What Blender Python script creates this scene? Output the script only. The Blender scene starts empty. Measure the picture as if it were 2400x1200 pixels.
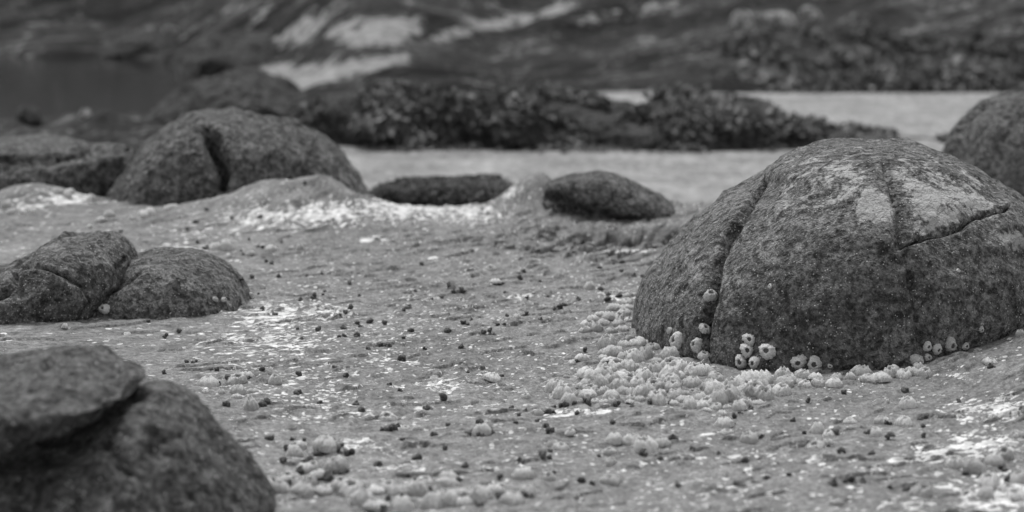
import bpy, math, random
import numpy as np
from mathutils import Vector, Matrix, Quaternion
from mathutils.bvhtree import BVHTree

# ------------------------------------------------------------------ camera, sky, sun, exposure
scene = bpy.context.scene
col = scene.collection
F = 5671.0          # focal length in pixels of the 2400 px wide photograph
H = 0.705           # camera height above the rock platform
PITCH = math.atan(800.0 / F)
cam_d = bpy.data.cameras.new('camera')
cam = bpy.data.objects.new('camera', cam_d)
col.objects.link(cam)
cam.location = (0, 0, H)
cam.rotation_euler = (math.radians(90) - PITCH, 0, 0)
cam_d.sensor_width = 36.0
cam_d.lens = 36.0 * F / 2400.0
cam_d.clip_start = 0.05
cam_d.clip_end = 5000
cam_d.dof.use_dof = True
cam_d.dof.focus_distance = 3.86
cam_d.dof.aperture_fstop = 4.5
scene.camera = cam

SUN_EL, SUN_AZ = 64.0, -20.0      # azimuth from +Y (view direction), negative = towards the left
world = bpy.data.worlds.new('World')
scene.world = world
world.use_nodes = True
wn, wl = world.node_tree.nodes, world.node_tree.links
sky = wn.new('ShaderNodeTexSky')
sky.sky_type = 'NISHITA'
sky.sun_disc = False
sky.sun_elevation = math.radians(SUN_EL)
sky.sun_rotation = math.radians(SUN_AZ)
bw = wn.new('ShaderNodeRGBToBW')          # the photograph is black and white
wl.new(sky.outputs[0], bw.inputs[0])
wl.new(bw.outputs[0], wn['Background'].inputs[0])
wn['Background'].inputs[1].default_value = 0.15

sun_d = bpy.data.lights.new('sun', 'SUN')
sun = bpy.data.objects.new('sun', sun_d)
col.objects.link(sun)
sun_d.energy = 1.5
sun_d.angle = math.radians(20)
sun_d.color = (1, 1, 1)
_el, _az = math.radians(SUN_EL), math.radians(SUN_AZ)
sdir = Vector((math.sin(_az) * math.cos(_el), math.cos(_az) * math.cos(_el), math.sin(_el)))
sun.rotation_euler = sdir.to_track_quat('Z', 'Y').to_euler()
sun.location = sdir * 20

vs = scene.view_settings
vs.view_transform = 'Standard'
vs.look = 'None'
vs.gamma = 1.0
vs.use_curve_mapping = False
vs.exposure = 1.0
scene.cycles.use_denoising = True
scene.cycles.max_bounces = 5

rng = np.random.default_rng(7)
random.seed(7)

# ------------------------------------------------------------------ camera maths
CP, SP = math.cos(PITCH), math.sin(PITCH)
FWD = np.array([0, CP, -SP]); UP = np.array([0, SP, CP]); RT = np.array([1.0, 0, 0])
CAM = np.array([0, 0, H])

def ray(px, py):
    return FWD + RT * ((px - 1200) / F) + UP * ((600 - py) / F)

def at(px, py, Y):
    d = ray(px, py)
    return CAM + d * (Y / d[1])

def project(P):
    q = P - CAM
    dz = q @ FWD
    return 1200 + F * q[..., 0] / dz, 600 - F * (q @ UP) / dz

# ------------------------------------------------------------------ noise
def _hash(ix, iy, iz, seed):
    n = (ix * 374761393 + iy * 668265263 + iz * 2147483647 + seed * 1274126177) & 0xFFFFFFFF
    n = ((n ^ (n >> 13)) * 1274126177) & 0xFFFFFFFF
    n = ((n ^ (n >> 16)) * 2246822519) & 0xFFFFFFFF
    return ((n ^ (n >> 15)) & 0xFFFFFF) / float(0xFFFFFF) * 2 - 1

def vnoise(x, y, z=None, seed=0):
    xi = np.floor(x).astype(np.int64); yi = np.floor(y).astype(np.int64)
    fx = x - xi; fy = y - yi
    ux = fx * fx * fx * (fx * (fx * 6 - 15) + 10); uy = fy * fy * fy * (fy * (fy * 6 - 15) + 10)
    if z is None:
        z0 = np.int64(0)
        a = _hash(xi, yi, z0, seed); b = _hash(xi + 1, yi, z0, seed)
        c = _hash(xi, yi + 1, z0, seed); d = _hash(xi + 1, yi + 1, z0, seed)
        return (a + (b - a) * ux) * (1 - uy) + (c + (d - c) * ux) * uy
    zi = np.floor(z).astype(np.int64); fz = z - zi
    uz = fz * fz * fz * (fz * (fz * 6 - 15) + 10)
    r = []
    for k in (0, 1):
        a = _hash(xi, yi, zi + k, seed); b = _hash(xi + 1, yi, zi + k, seed)
        c = _hash(xi, yi + 1, zi + k, seed); d = _hash(xi + 1, yi + 1, zi + k, seed)
        r.append((a + (b - a) * ux) * (1 - uy) + (c + (d - c) * ux) * uy)
    return r[0] + (r[1] - r[0]) * uz

def fbm(x, y, z=None, octv=4, seed=0, gain=0.5):
    s = 0; a = 1.0; t = 0
    for o in range(octv):
        s = s + a * vnoise(x, y, z, seed + o * 17); t += a
        a *= gain; x = x * 2.03 + 5.3; y = y * 2.03 + 1.7
        if z is not None: z = z * 2.03 + 9.1
    return s / t

def sstep(a, b, x):
    t = np.clip((x - a) / (b - a), 0, 1)
    return t * t * (3 - 2 * t)

def poly_dist(px, py, pts):
    """distance to a polyline, signed side (positive above it), parameter along it"""
    best = np.full(px.shape, 1e9); side = np.zeros(px.shape); par = np.zeros(px.shape)
    n = len(pts) - 1
    for i in range(n):
        ax, ay = pts[i][:2]; bx, by = pts[i + 1][:2]
        vx, vy = bx - ax, by - ay
        t = np.clip(((px - ax) * vx + (py - ay) * vy) / (vx * vx + vy * vy + 1e-9), 0, 1)
        dx = px - ax - t * vx; dy = py - ay - t * vy
        d = np.hypot(dx, dy)
        m = d < best
        best = np.where(m, d, best)
        side = np.where(m, np.sign(vy * dx - vx * dy), side)
        par = np.where(m, (i + t) / n, par)
    return best, side, par

def in_poly(px, py, pts):
    c = np.zeros(px.shape, bool); n = len(pts)
    for i in range(n):
        x0, y0 = pts[i]; x1, y1 = pts[(i + 1) % n]
        if y0 == y1: continue
        m = ((y0 > py) != (y1 > py)) & (px < (x1 - x0) * (py - y0) / (y1 - y0) + x0)
        c ^= m
    return c

def soft_poly(px, py, pts, soft):
    d, _, _ = poly_dist(px, py, list(pts) + [pts[0]])
    return np.clip(0.5 + np.where(in_poly(px, py, pts), d, -d) / (2 * soft), 0, 1)

# ------------------------------------------------------------------ objects and meshes
def tag(o, label=None, cat=None, group=None, kind=None):
    if label: o['label'] = label
    if cat: o['category'] = cat
    if group: o['group'] = group
    if kind: o['kind'] = kind
    return o

def empty(name, loc):
    o = bpy.data.objects.new(name, None)
    o.empty_display_size = 0.02
    col.objects.link(o)
    o.location = loc
    return o

def mesh_data(name, V, Fc, mat, attrs=None, smooth=True):
    me = bpy.data.meshes.new(name)
    V = np.asarray(V, np.float32); n = len(V)
    me.vertices.add(n); me.vertices.foreach_set('co', V.ravel())
    if isinstance(Fc, np.ndarray):
        k = Fc.shape[1]; m = len(Fc)
        me.loops.add(m * k); me.polygons.add(m)
        me.loops.foreach_set('vertex_index', Fc.ravel().astype(np.int32))
        me.polygons.foreach_set('loop_start', (np.arange(m) * k).astype(np.int32))
        me.polygons.foreach_set('loop_total', np.full(m, k, np.int32))
    else:
        li = np.array([i for f in Fc for i in f], np.int32); lt = np.array([len(f) for f in Fc], np.int32)
        me.loops.add(len(li)); me.polygons.add(len(lt))
        me.loops.foreach_set('vertex_index', li)
        me.polygons.foreach_set('loop_start', np.concatenate(([0], np.cumsum(lt)[:-1])).astype(np.int32))
        me.polygons.foreach_set('loop_total', lt)
    me.update(calc_edges=True)
    me.polygons.foreach_set('use_smooth', np.full(len(me.polygons), smooth))
    for k, a in (attrs or {}).items():
        if a.ndim == 1:
            me.attributes.new(k, 'FLOAT', 'POINT').data.foreach_set('value', a.astype(np.float32))
        else:
            me.attributes.new(k, 'FLOAT_VECTOR', 'POINT').data.foreach_set('vector', a.astype(np.float32).ravel())
    me.materials.append(mat)
    return me

def obj(name, me, parent=None, loc=(0, 0, 0)):
    o = bpy.data.objects.new(name, me)
    col.objects.link(o)
    o.location = loc
    o.parent = parent
    return o

def grid_faces(nr, nc, wrap=False):
    r = np.arange(nr - 1)[:, None]; c = np.arange(nc if wrap else nc - 1)[None, :]
    c2 = (c + 1) % nc
    a = r * nc + c; b = r * nc + c2; d = (r + 1) * nc + c; e = (r + 1) * nc + c2
    return np.stack([a, b, e, d], -1).reshape(-1, 4)

# ------------------------------------------------------------------ materials
class NT:
    def __init__(self, name, rough=0.9, spec=0.25):
        self.m = bpy.data.materials.new(name); self.m.use_nodes = True
        self.t = self.m.node_tree; self.b = self.t.nodes['Principled BSDF']
        self.b.inputs['Roughness'].default_value = rough
        self.b.inputs['Specular IOR Level'].default_value = spec
    def n(self, kind, **kw):
        x = self.t.nodes.new('ShaderNode' + kind)
        for k, v in kw.items(): setattr(x, k, v)
        return x
    def l(self, a, b): self.t.links.new(a, b)
    def put(self, sock, v):
        if hasattr(v, 'type') and hasattr(v, 'is_linked'): self.l(v, sock)
        else: sock.default_value = v
    def coord(self): return self.n('TexCoord').outputs['Object']
    def attr(self, name, vec=False):
        a = self.n('Attribute'); a.attribute_name = name
        return a.outputs['Vector' if vec else 'Fac']
    def scale(self, v, s):
        m = self.n('Mapping'); self.l(v, m.inputs[0]); m.inputs['Scale'].default_value = s
        return m.outputs[0]
    def noise(self, v, sc, det=4, rough=0.55, dist=0.0):
        x = self.n('TexNoise'); self.l(v, x.inputs['Vector'])
        x.inputs['Scale'].default_value = sc; x.inputs['Detail'].default_value = det
        x.inputs['Roughness'].default_value = rough; x.inputs['Distortion'].default_value = dist
        return x.outputs['Fac']
    def voro(self, v, sc, feature='F1', out='Distance'):
        x = self.n('TexVoronoi', feature=feature); self.l(v, x.inputs['Vector'])
        x.inputs['Scale'].default_value = sc
        return x.outputs[out]
    def math(self, op, a, b=0.0, clamp=False):
        x = self.n('Math', operation=op, use_clamp=clamp)
        self.put(x.inputs[0], a); self.put(x.inputs[1], b)
        return x.outputs[0]
    def rng(self, v, a, b, c=0.0, d=1.0, smooth=False):
        x = self.n('MapRange'); x.clamp = True
        if smooth: x.interpolation_type = 'SMOOTHSTEP'
        self.put(x.inputs['Value'], v)
        for k, q in (('From Min', a), ('From Max', b), ('To Min', c), ('To Max', d)): self.put(x.inputs[k], q)
        return x.outputs[0]
    def mix(self, f, a, b):
        x = self.n('Mix', data_type='FLOAT')
        self.put(x.inputs[0], f); self.put(x.inputs[2], a); self.put(x.inputs[3], b)
        return x.outputs[0]
    def out(self, val, bump=None, strength=0.5, dist=0.002):
        c = self.n('CombineColor')
        for i in range(3): self.put(c.inputs[i], val)
        self.l(c.outputs[0], self.b.inputs['Base Color'])
        if bump is not None:
            b = self.n('Bump'); b.inputs['Strength'].default_value = strength
            b.inputs['Distance'].default_value = dist
            self.l(bump, b.inputs['Height']); self.l(b.outputs[0], self.b.inputs['Normal'])
        return self.m

def ground_material():
    t = NT('platform_rock', 0.95, 0.1)
    p = t.attr('strata', True); o = t.coord()
    dens = t.attr('crust'); hollow_dark = t.attr('hollow_dark')
    big = t.noise(o, 2.2, 4); mid = t.noise(t.scale(p, (0.8, 1.2, 1)), 18, 5, 0.6)
    fine = t.noise(t.scale(p, (0.8, 1.2, 1)), 85, 4, 0.7)
    grain = t.noise(o, 330, 2)
    base = t.rng(big, 0.3, 0.7, 0.155, 0.205)
    base = t.math('MULTIPLY', base, t.rng(mid, 0.32, 0.68, 0.70, 1.28))
    base = t.math('MULTIPLY', base, t.rng(fine, 0.34, 0.66, 0.60, 1.38))
    base = t.math('MULTIPLY', base, t.rng(grain, 0.3, 0.7, 0.7, 1.3))
    base = t.math('MULTIPLY', base, t.rng(hollow_dark, 0, 1, 1.0, 0.5))
    # white lime crust, streaked along the bedding
    c1 = t.noise(t.scale(p, (0.8, 1.5, 1)), 26, 4, 0.6, 0.3)
    c2 = t.noise(t.scale(p, (0.6, 1.3, 1)), 80, 4, 0.7)
    cc = t.math('ADD', t.math('MULTIPLY', c1, 0.42), t.math('MULTIPLY', c2, 0.58))
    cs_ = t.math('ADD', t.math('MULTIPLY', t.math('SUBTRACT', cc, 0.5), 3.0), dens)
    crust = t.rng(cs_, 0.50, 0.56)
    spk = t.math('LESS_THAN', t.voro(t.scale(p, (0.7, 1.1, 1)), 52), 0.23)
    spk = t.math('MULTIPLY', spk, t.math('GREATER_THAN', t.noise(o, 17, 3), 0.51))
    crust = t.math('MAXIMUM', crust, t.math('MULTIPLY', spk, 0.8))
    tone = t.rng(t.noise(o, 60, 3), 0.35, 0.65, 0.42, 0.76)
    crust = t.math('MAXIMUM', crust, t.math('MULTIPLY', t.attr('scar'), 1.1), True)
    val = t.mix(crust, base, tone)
    h = t.math('ADD', t.math('MULTIPLY', mid, 1.2), t.math('ADD', t.math('MULTIPLY', fine, 0.6), t.math('ADD', t.math('MULTIPLY', grain, 0.2), t.math('MULTIPLY', crust, 0.25))))
    return t.out(val, h, 0.9, 0.008)

def rock_material(name, lo, hi, pale=0.30, scale=1.0, specks=True):
    t = NT(name, 0.88, 0.25)
    o = t.coord()
    big = t.noise(o, 5 * scale, 4); mid = t.noise(o, 32 * scale, 5, 0.6); fine = t.noise(o, 150 * scale, 4, 0.7)
    grain = t.noise(o, 420 * scale, 2)
    v = t.mix(t.rng(big, 0.3, 0.7), lo, hi)
    v = t.math('MULTIPLY', v, t.rng(mid, 0.32, 0.68, 0.58, 1.42))
    v = t.math('MULTIPLY', v, t.rng(fine, 0.39, 0.61, 0.45, 1.55))
    v = t.math('MULTIPLY', v, t.rng(grain, 0.3, 0.7, 0.7, 1.3))
    pit = t.noise(o, 70 * scale, 3, 0.6)
    v = t.math('MULTIPLY', v, t.rng(pit, 0.38, 0.5, 0.45, 1.1))
    a = t.attr('pale')
    m1 = t.noise(o, 22 * scale, 5, 0.65, 0.6)
    m2 = t.noise(o, 75 * scale, 4, 0.65, 0.3)
    mm = t.math('ADD', t.math('MULTIPLY', t.math('SUBTRACT', m1, 0.5), 2.2), t.math('MULTIPLY', t.math('SUBTRACT', m2, 0.5), 1.3))
    pm = t.rng(t.math('ADD', mm, a), 0.46, 0.72)
    pv = t.math('MULTIPLY', pale, t.rng(fine, 0.25, 0.75, 0.8, 1.2))
    v = t.mix(pm, v, pv)
    v = t.math('MULTIPLY', v, t.rng(t.attr('darken'), 0, 1, 1.0, 0.45))  # rock colour darkened inside the masked outlines
    if specks:
        sp = t.math('LESS_THAN', t.voro(o, 170 * scale), 0.20)
        sp = t.math('MULTIPLY', sp, t.math('GREATER_THAN', t.noise(o, 95 * scale, 2), 0.52))
        v = t.mix(t.math('MULTIPLY', sp, 0.8), v, 0.48)
    h = t.math('ADD', t.math('MULTIPLY', t.rng(pit, 0.3, 0.55), 0.7), t.math('ADD', t.math('MULTIPLY', fine, 0.7), t.math('MULTIPLY', grain, 0.25)))
    return t.out(v, h, 1.0, 0.010 / scale)

def terrain_material():
    t = NT('far_rock', 0.95, 0.1)
    o = t.coord(); p = t.attr('strata', True)
    big = t.noise(t.scale(p, (0.35, 1.2, 1)), 1.3, 4, 0.6); mid = t.noise(t.scale(p, (0.5, 1.6, 1)), 4, 5, 0.65)
    fine = t.noise(t.scale(p, (0.7, 1.4, 1)), 20, 4, 0.65)
    v = t.rng(big, 0.38, 0.62, 0.010, 0.044)
    v = t.math('MULTIPLY', v, t.rng(mid, 0.36, 0.64, 0.4, 1.6))
    v = t.math('MULTIPLY', v, t.rng(fine, 0.38, 0.62, 0.5, 1.5))
    mm = t.math('ADD', t.math('MULTIPLY', t.math('SUBTRACT', mid, 0.5), 2.6), t.math('MULTIPLY', t.math('SUBTRACT', fine, 0.5), 2.2))
    m = t.rng(t.math('ADD', t.attr('pale'), mm), 0.3, 0.75)
    v = t.mix(m, v, t.rng(fine, 0.36, 0.64, 0.16, 0.34))
    return t.out(v, t.math('ADD', mid, t.math('MULTIPLY', fine, 0.4)), 1.0, 0.10)

def sand_material():
    t = NT('wet_sand', 0.9, 0.2)
    o = t.coord()
    a = t.noise(o, 4, 4); b = t.noise(t.scale(o, (1, 0.4, 1)), 28, 4, 0.65); c = t.voro(o, 30)
    v = t.rng(a, 0.35, 0.65, 0.18, 0.27)
    v = t.math('MULTIPLY', v, t.rng(b, 0.36, 0.64, 0.74, 1.26))
    return t.out(v, t.math('ADD', b, c), 0.7, 0.03)

def water_material():
    t = NT('still_water', 0.06, 0.5)
    o = t.coord()
    h = t.noise(t.scale(o, (1, 2.0, 1)), 6, 3)
    m = t.out(0.012, h, 0.10, 0.02)
    t.b.inputs['IOR'].default_value = 1.33
    return m

def barnacle_material():
    t = NT('barnacle_shell', 0.7, 0.3)
    o = t.coord()
    i = t.n('ObjectInfo').outputs['Random']
    a = t.noise(o, 2.2, 4); b = t.noise(t.scale(o, (1, 1, 0.35)), 9, 4, 0.65)
    v = t.rng(a, 0.3, 0.7, 0.68, 0.86)
    v = t.math('MULTIPLY', v, t.rng(b, 0.36, 0.64, 0.72, 1.2))
    v = t.math('MULTIPLY', v, t.rng(i, 0, 1, 0.70, 1.12))
    v = t.math('MULTIPLY', v, t.rng(t.attr('rim'), 0, 1, 0.95, 1.2))
    v = t.math('MINIMUM', v, 0.85)
    return t.out(v, t.math('ADD', b, t.noise(o, 30, 2)), 0.6, 0.06)

def plain_material(name, lo, hi, sc, rough=0.6, spec=0.4, bump=0.4, bd=0.05):
    t = NT(name, rough, spec)
    o = t.coord()
    i = t.n('ObjectInfo').outputs['Random']
    a = t.noise(o, sc, 4, 0.6)
    v = t.math('MULTIPLY', t.rng(a, 0.28, 0.72, lo, hi), t.rng(i, 0, 1, 0.7, 1.35))
    return t.out(v, a, bump, bd)

def weed_material():
    t = NT('seaweed', 0.8, 0.12)
    tone = t.attr('tone')
    return t.out(t.rng(tone, 0, 1, 0.02, 0.26))

M_GROUND = ground_material()
M_MAIN = rock_material('big_boulder_rock', 0.096, 0.168, 0.39)
M_STONE = rock_material('stone_rock', 0.082, 0.14, 0.24)
M_NEAR = rock_material('near_boulder_rock', 0.062, 0.118, 0.19, 0.9)
M_BACK = rock_material('back_boulder_rock', 0.070, 0.118, 0.2, 0.8)
M_FAR = terrain_material()
M_FARROCK = rock_material('far_stone_rock', 0.03, 0.06, 0.2, 0.35, False)
M_PALESTONE = rock_material('pale_stone_rock', 0.20, 0.34, 0.4, 0.35, False)
M_SAND = sand_material()
M_WATER = water_material()
M_BARN = barnacle_material()
M_OPER = plain_material('barnacle_plates', 0.03, 0.12, 4)
M_SNAIL = plain_material('snail_shell', 0.035, 0.10, 5, 0.55, 0.35)
M_WEED = weed_material()

# ------------------------------------------------------------------ rock platform (the ground in front)
def gauss(x, y, cx, cy, rx, ry, rot=0.0):
    c, s = math.cos(rot), math.sin(rot)
    dx, dy = x - cx, y - cy
    u, v = c * dx + s * dy, -s * dx + c * dy
    return np.exp(-(u / rx) ** 2 - (v / ry) ** 2)

def flat(px, py):
    d = ray(px, py); t = -H / d[2]
    return CAM + d * t

def strata(x, y):
    k = sstep(-0.6, 0.9, x)
    wob = 0.05 * fbm(x * 1.7, y * 1.7, None, 2, 91)
    ph = np.radians(26 + 18 * k)
    u = x * np.cos(ph) + y * np.sin(ph) + wob
    v = -x * np.sin(ph) + (y - 4.0) * np.cos(ph) + wob
    return u, v

def platform_height(x, y):
    z = 0.014 * fbm(x * 1.1, y * 1.1, None, 3, 3) + 0.0035 * fbm(x * 5, y * 5, None, 2, 4)
    z = z + (0.082 + 0.04 * fbm(x * 6, y * 6, None, 3, 12)) * gauss(x, y, -0.50, 5.62, 0.25, 0.16) + 0.03 * gauss(x, y, -0.6, 5.9, 0.4, 0.2) 
    z = z + (0.085 + 0.03 * fbm(x * 7, y * 7, None, 3, 14)) * gauss(x, y, 0.06, 5.70, 0.095, 0.11) + 0.03 * gauss(x, y, 0.30, 5.75, 0.25, 0.15)
    z = z + (0.040 + 0.02 * fbm(x * 6, y * 6, None, 2, 19)) * gauss(x, y, -1.18, 5.92, 0.13, 0.14)
    z = z - 0.012 * gauss(x, y, -0.22, 5.8, 0.2, 0.5)
    z = z + 0.075 * sstep(0.50, 1.0, x) * sstep(3.0, 3.85, y) * (1 - sstep(4.6, 5.4, y))
    hol = sstep(0.35, 0.75, gauss(x, y, 0.27, 5.28, 0.25, 0.17) + 0.16 * fbm(x * 9, y * 9, None, 3, 8))
    z = z - 0.050 * hol
    # bedding ledges that face the viewer
    u, v = strata(x, y)
    sh = np.zeros_like(z)
    for per, A, sd, lo in ((0.23, 0.0055, 21, 0.16), (0.10, 0.0050, 22, 0.13), (0.055, 0.0042, 23, 0.12)):
        w = v / per + 1.1 * fbm(u * 2.4, v * 3.0, None, 3, sd) + 0.25 * fbm(u * 14, v * 14, None, 2, sd + 5)
        f = w - np.floor(w)
        amp = sstep(lo, lo + 0.28, fbm(u * 10.0, v * 14.0, None, 3, sd + 9) + 0.35 * hol + 0.3 * gauss(x, y, 0.28, 5.2, 0.40, 0.30))
        amp = amp * (1 + 1.6 * gauss(x, y, 0.28, 5.22, 0.34, 0.26))
        z = z + A * amp * (1 - f) * sstep(0, 0.04, f)
        sh = sh + 1.6 * A * amp * np.exp(-f / 0.10) * sstep(0, 0.05, f)
    z = z + 0.0018 * fbm(u * 26, v * 60, None, 3, 31) + 0.0012 * fbm(x * 110, y * 110, None, 2, 32)
    # far edge of the platform drops to the sand
    edge = 6.12 + 0.10 * fbm(x * 2.5, x * 0 + 3.1, None, 3, 41) + 0.75 * sstep(-0.75, -1.15, x) + 0.5 * sstep(0.9, 1.3, x)
    z = z - 0.42 * sstep(0, 0.30, y - edge) - 0.03 * sstep(-0.3, 0, y - edge)
    return z, hol, sh

s_f = np.linspace(-0.245, 0.245, 620)
s_l = np.linspace(-0.75, -0.245, 60)[:-1]
sv = np.concatenate([s_l, s_f, -s_l[::-1]])
yv = np.concatenate([np.linspace(0.6, 2.45, 70)[:-1], np.exp(np.linspace(math.log(2.45), math.log(7.6), 900))])
GY = np.repeat(yv[:, None], len(sv), 1); GX = GY * sv[None, :]
GZ, HOL, SHF = platform_height(GX, GY)
gp = np.stack([GX + 0.35 * SHF, GY - SHF, GZ], -1).reshape(-1, 3)
gpx, gpy = project(gp)
gu, gv = strata(gp[:, 0], gp[:, 1])
# where the white crust is dense, and one painted water gleam: (px, py, rx, ry, weight)
CR = [(630, 745, 130, 55, .80), (760, 730, 150, 45, .65), (640, 800, 260, 70, .64), (700, 900, 330, 90, .52), (950, 780, 250, 110, .46), (820, 790, 160, 60, .5), (1000, 700, 160, 25, .5), (1220, 695, 80, 10, .7),
      (560, 860, 220, 60, .45), (720, 930, 200, 80, .55), (900, 850, 200, 60, .5), (1040, 900, 90, 30, .75), (820, 960, 180, 40, .5), (940, 985, 120, 40, .5),
      (830, 1040, 90, 25, .75), (700, 980, 120, 20, .6), (760, 500, 180, 50, .82), (950, 490, 230, 40, .86), (1100, 500, 130, 40, .85), (640, 510, 200, 50, .7), (500, 540, 200, 60, .5),
      (450, 580, 120, 15, .7), (880, 560, 60, 12, .8), (1200, 450, 40, 25, .8), (1290, 800, 200, 60, .3), (1150, 960, 250, 60, .45), (1330, 965, 160, 14, .7), (1450, 690, 70, 40, .6),
      (2330, 960, 160, 50, .72), (2300, 1040, 180, 60, .7), (2180, 1060, 100, 40, .75), (2350, 1160, 200, 80, .75), (2100, 1180, 200, 50, .5), (1700, 1020, 160, 50, .38),
      (1650, 1150, 200, 60, .5), (2100, 1100, 200, 60, .5), (1450, 1100, 300, 60, .4), (1200, 1090, 300, 60, .45), (950, 1090, 200, 50, .5), (2330, 780, 90, 40, .55), (2250, 880, 150, 50, .4),
      (1470, 589, 75, 5, 1.5), (160, 460, 120, 30, .8), (60, 480, 80, 20, .6)]  # first entry paints the bright water strip in the hollow as crust
crust = np.zeros(len(gp))
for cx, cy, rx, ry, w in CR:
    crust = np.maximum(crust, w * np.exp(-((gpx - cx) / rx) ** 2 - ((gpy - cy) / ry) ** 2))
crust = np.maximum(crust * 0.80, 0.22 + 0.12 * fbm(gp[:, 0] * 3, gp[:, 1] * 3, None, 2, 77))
crust *= 1 - 0.6 * np.exp(-((gpx - 1200) / 330) ** 2 - ((gpy - 600) / 60) ** 2)
SC = [(1905, 1078, 18, 6), (2103, 1078, 20, 5), (1015, 604, 12, 3), (862, 563, 16, 4), (1660, 1018, 22, 3), (2215, 1138, 24, 7), (1412, 966, 18, 4), (1310, 975, 34, 3), (1720, 1070, 14, 4), (995, 955, 22, 4)]
scar = np.zeros(len(gp))
for cx, cy, rx, ry in SC:
    r = ((gpx - cx) / rx) ** 2 + ((gpy - cy + 0.1 * (gpx - cx)) / ry) ** 2
    scar = np.maximum(scar, np.clip((1.25 - r + 1.3 * fbm(gp[:, 0] * 60, gp[:, 1] * 40, None, 3, 55)) * 2, 0, 1))
hollow_dark = np.clip(HOL.ravel() * 0.9, 0, 1)  # ground colour darkens where the hollow is cut
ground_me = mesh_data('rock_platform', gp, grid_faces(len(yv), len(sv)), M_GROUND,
                      {'strata': np.stack([gu, gv, gp[:, 2]], -1), 'crust': crust, 'scar': scar, 'hollow_dark': hollow_dark})
tag(obj('rock_platform_ground', ground_me), kind='structure')
# ground tree for placing things, coarser than the mesh
gi = np.arange(0, len(yv), 2); gj = np.arange(0, len(sv), 2)
gsub = gp.reshape(len(yv), len(sv), 3)[np.ix_(gi, gj)].reshape(-1, 3)
BVH_G = BVHTree.FromPolygons([tuple(p) for p in gsub.tolist()], grid_faces(len(gi), len(gj)).tolist())

def sheet(name, x0, x1, y0, y1, z, mat, n=2, kind='structure'):
    xs = np.linspace(x0, x1, n); ys = np.linspace(y0, y1, n)
    X, Y = np.meshgrid(xs, ys)
    P = np.stack([X, Y, np.full_like(X, z)], -1).reshape(-1, 3)
    return tag(obj(name, mesh_data(name, P, grid_faces(n, n), mat)), kind=kind)

def blob_sheet(name, cx, cy, rx, ry, z, mat, sd=1):
    n = 48; a = np.linspace(0, 2 * np.pi, n, endpoint=False)
    r = 1 + 0.22 * fbm(np.cos(a) * 1.6 + 7, np.sin(a) * 1.6, None, 3, sd)
    P = [(0, 0, 0)] + [(rx * r[i] * math.cos(a[i]), ry * r[i] * math.sin(a[i]), 0) for i in range(n)]
    fc = [(0, i + 1, (i + 1) % n + 1) for i in range(n)]
    return tag(obj(name, mesh_data(name, P, fc, mat), None, (cx, cy, z)), kind='structure')

# ------------------------------------------------------------------ boulders
def chain(pts, n, Yc):
    P = np.array([at(px, py, Yc) for px, py in pts])[:, [0, 2]]
    Q = np.vstack([2 * P[0] - P[1], P, 2 * P[-1] - P[-2]])
    out = []
    for i in range(1, len(Q) - 2):
        p0, p1, p2, p3 = Q[i - 1], Q[i], Q[i + 1], Q[i + 2]
        for t in np.linspace(0, 1, 12, endpoint=False):
            out.append(0.5 * (2 * p1 + (p2 - p0) * t + (2 * p0 - 5 * p1 + 4 * p2 - p3) * t * t + (3 * p1 - p0 - 3 * p2 + p3) * t ** 3))
    out.append(Q[-2]); out = np.array(out)
    s = np.concatenate([[0], np.cumsum(np.hypot(*np.diff(out, axis=0).T))]); s /= s[-1]
    q = np.linspace(0, 1, n)
    return np.stack([np.interp(q, s, out[:, 0]), np.interp(q, s, out[:, 1])], -1)

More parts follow.
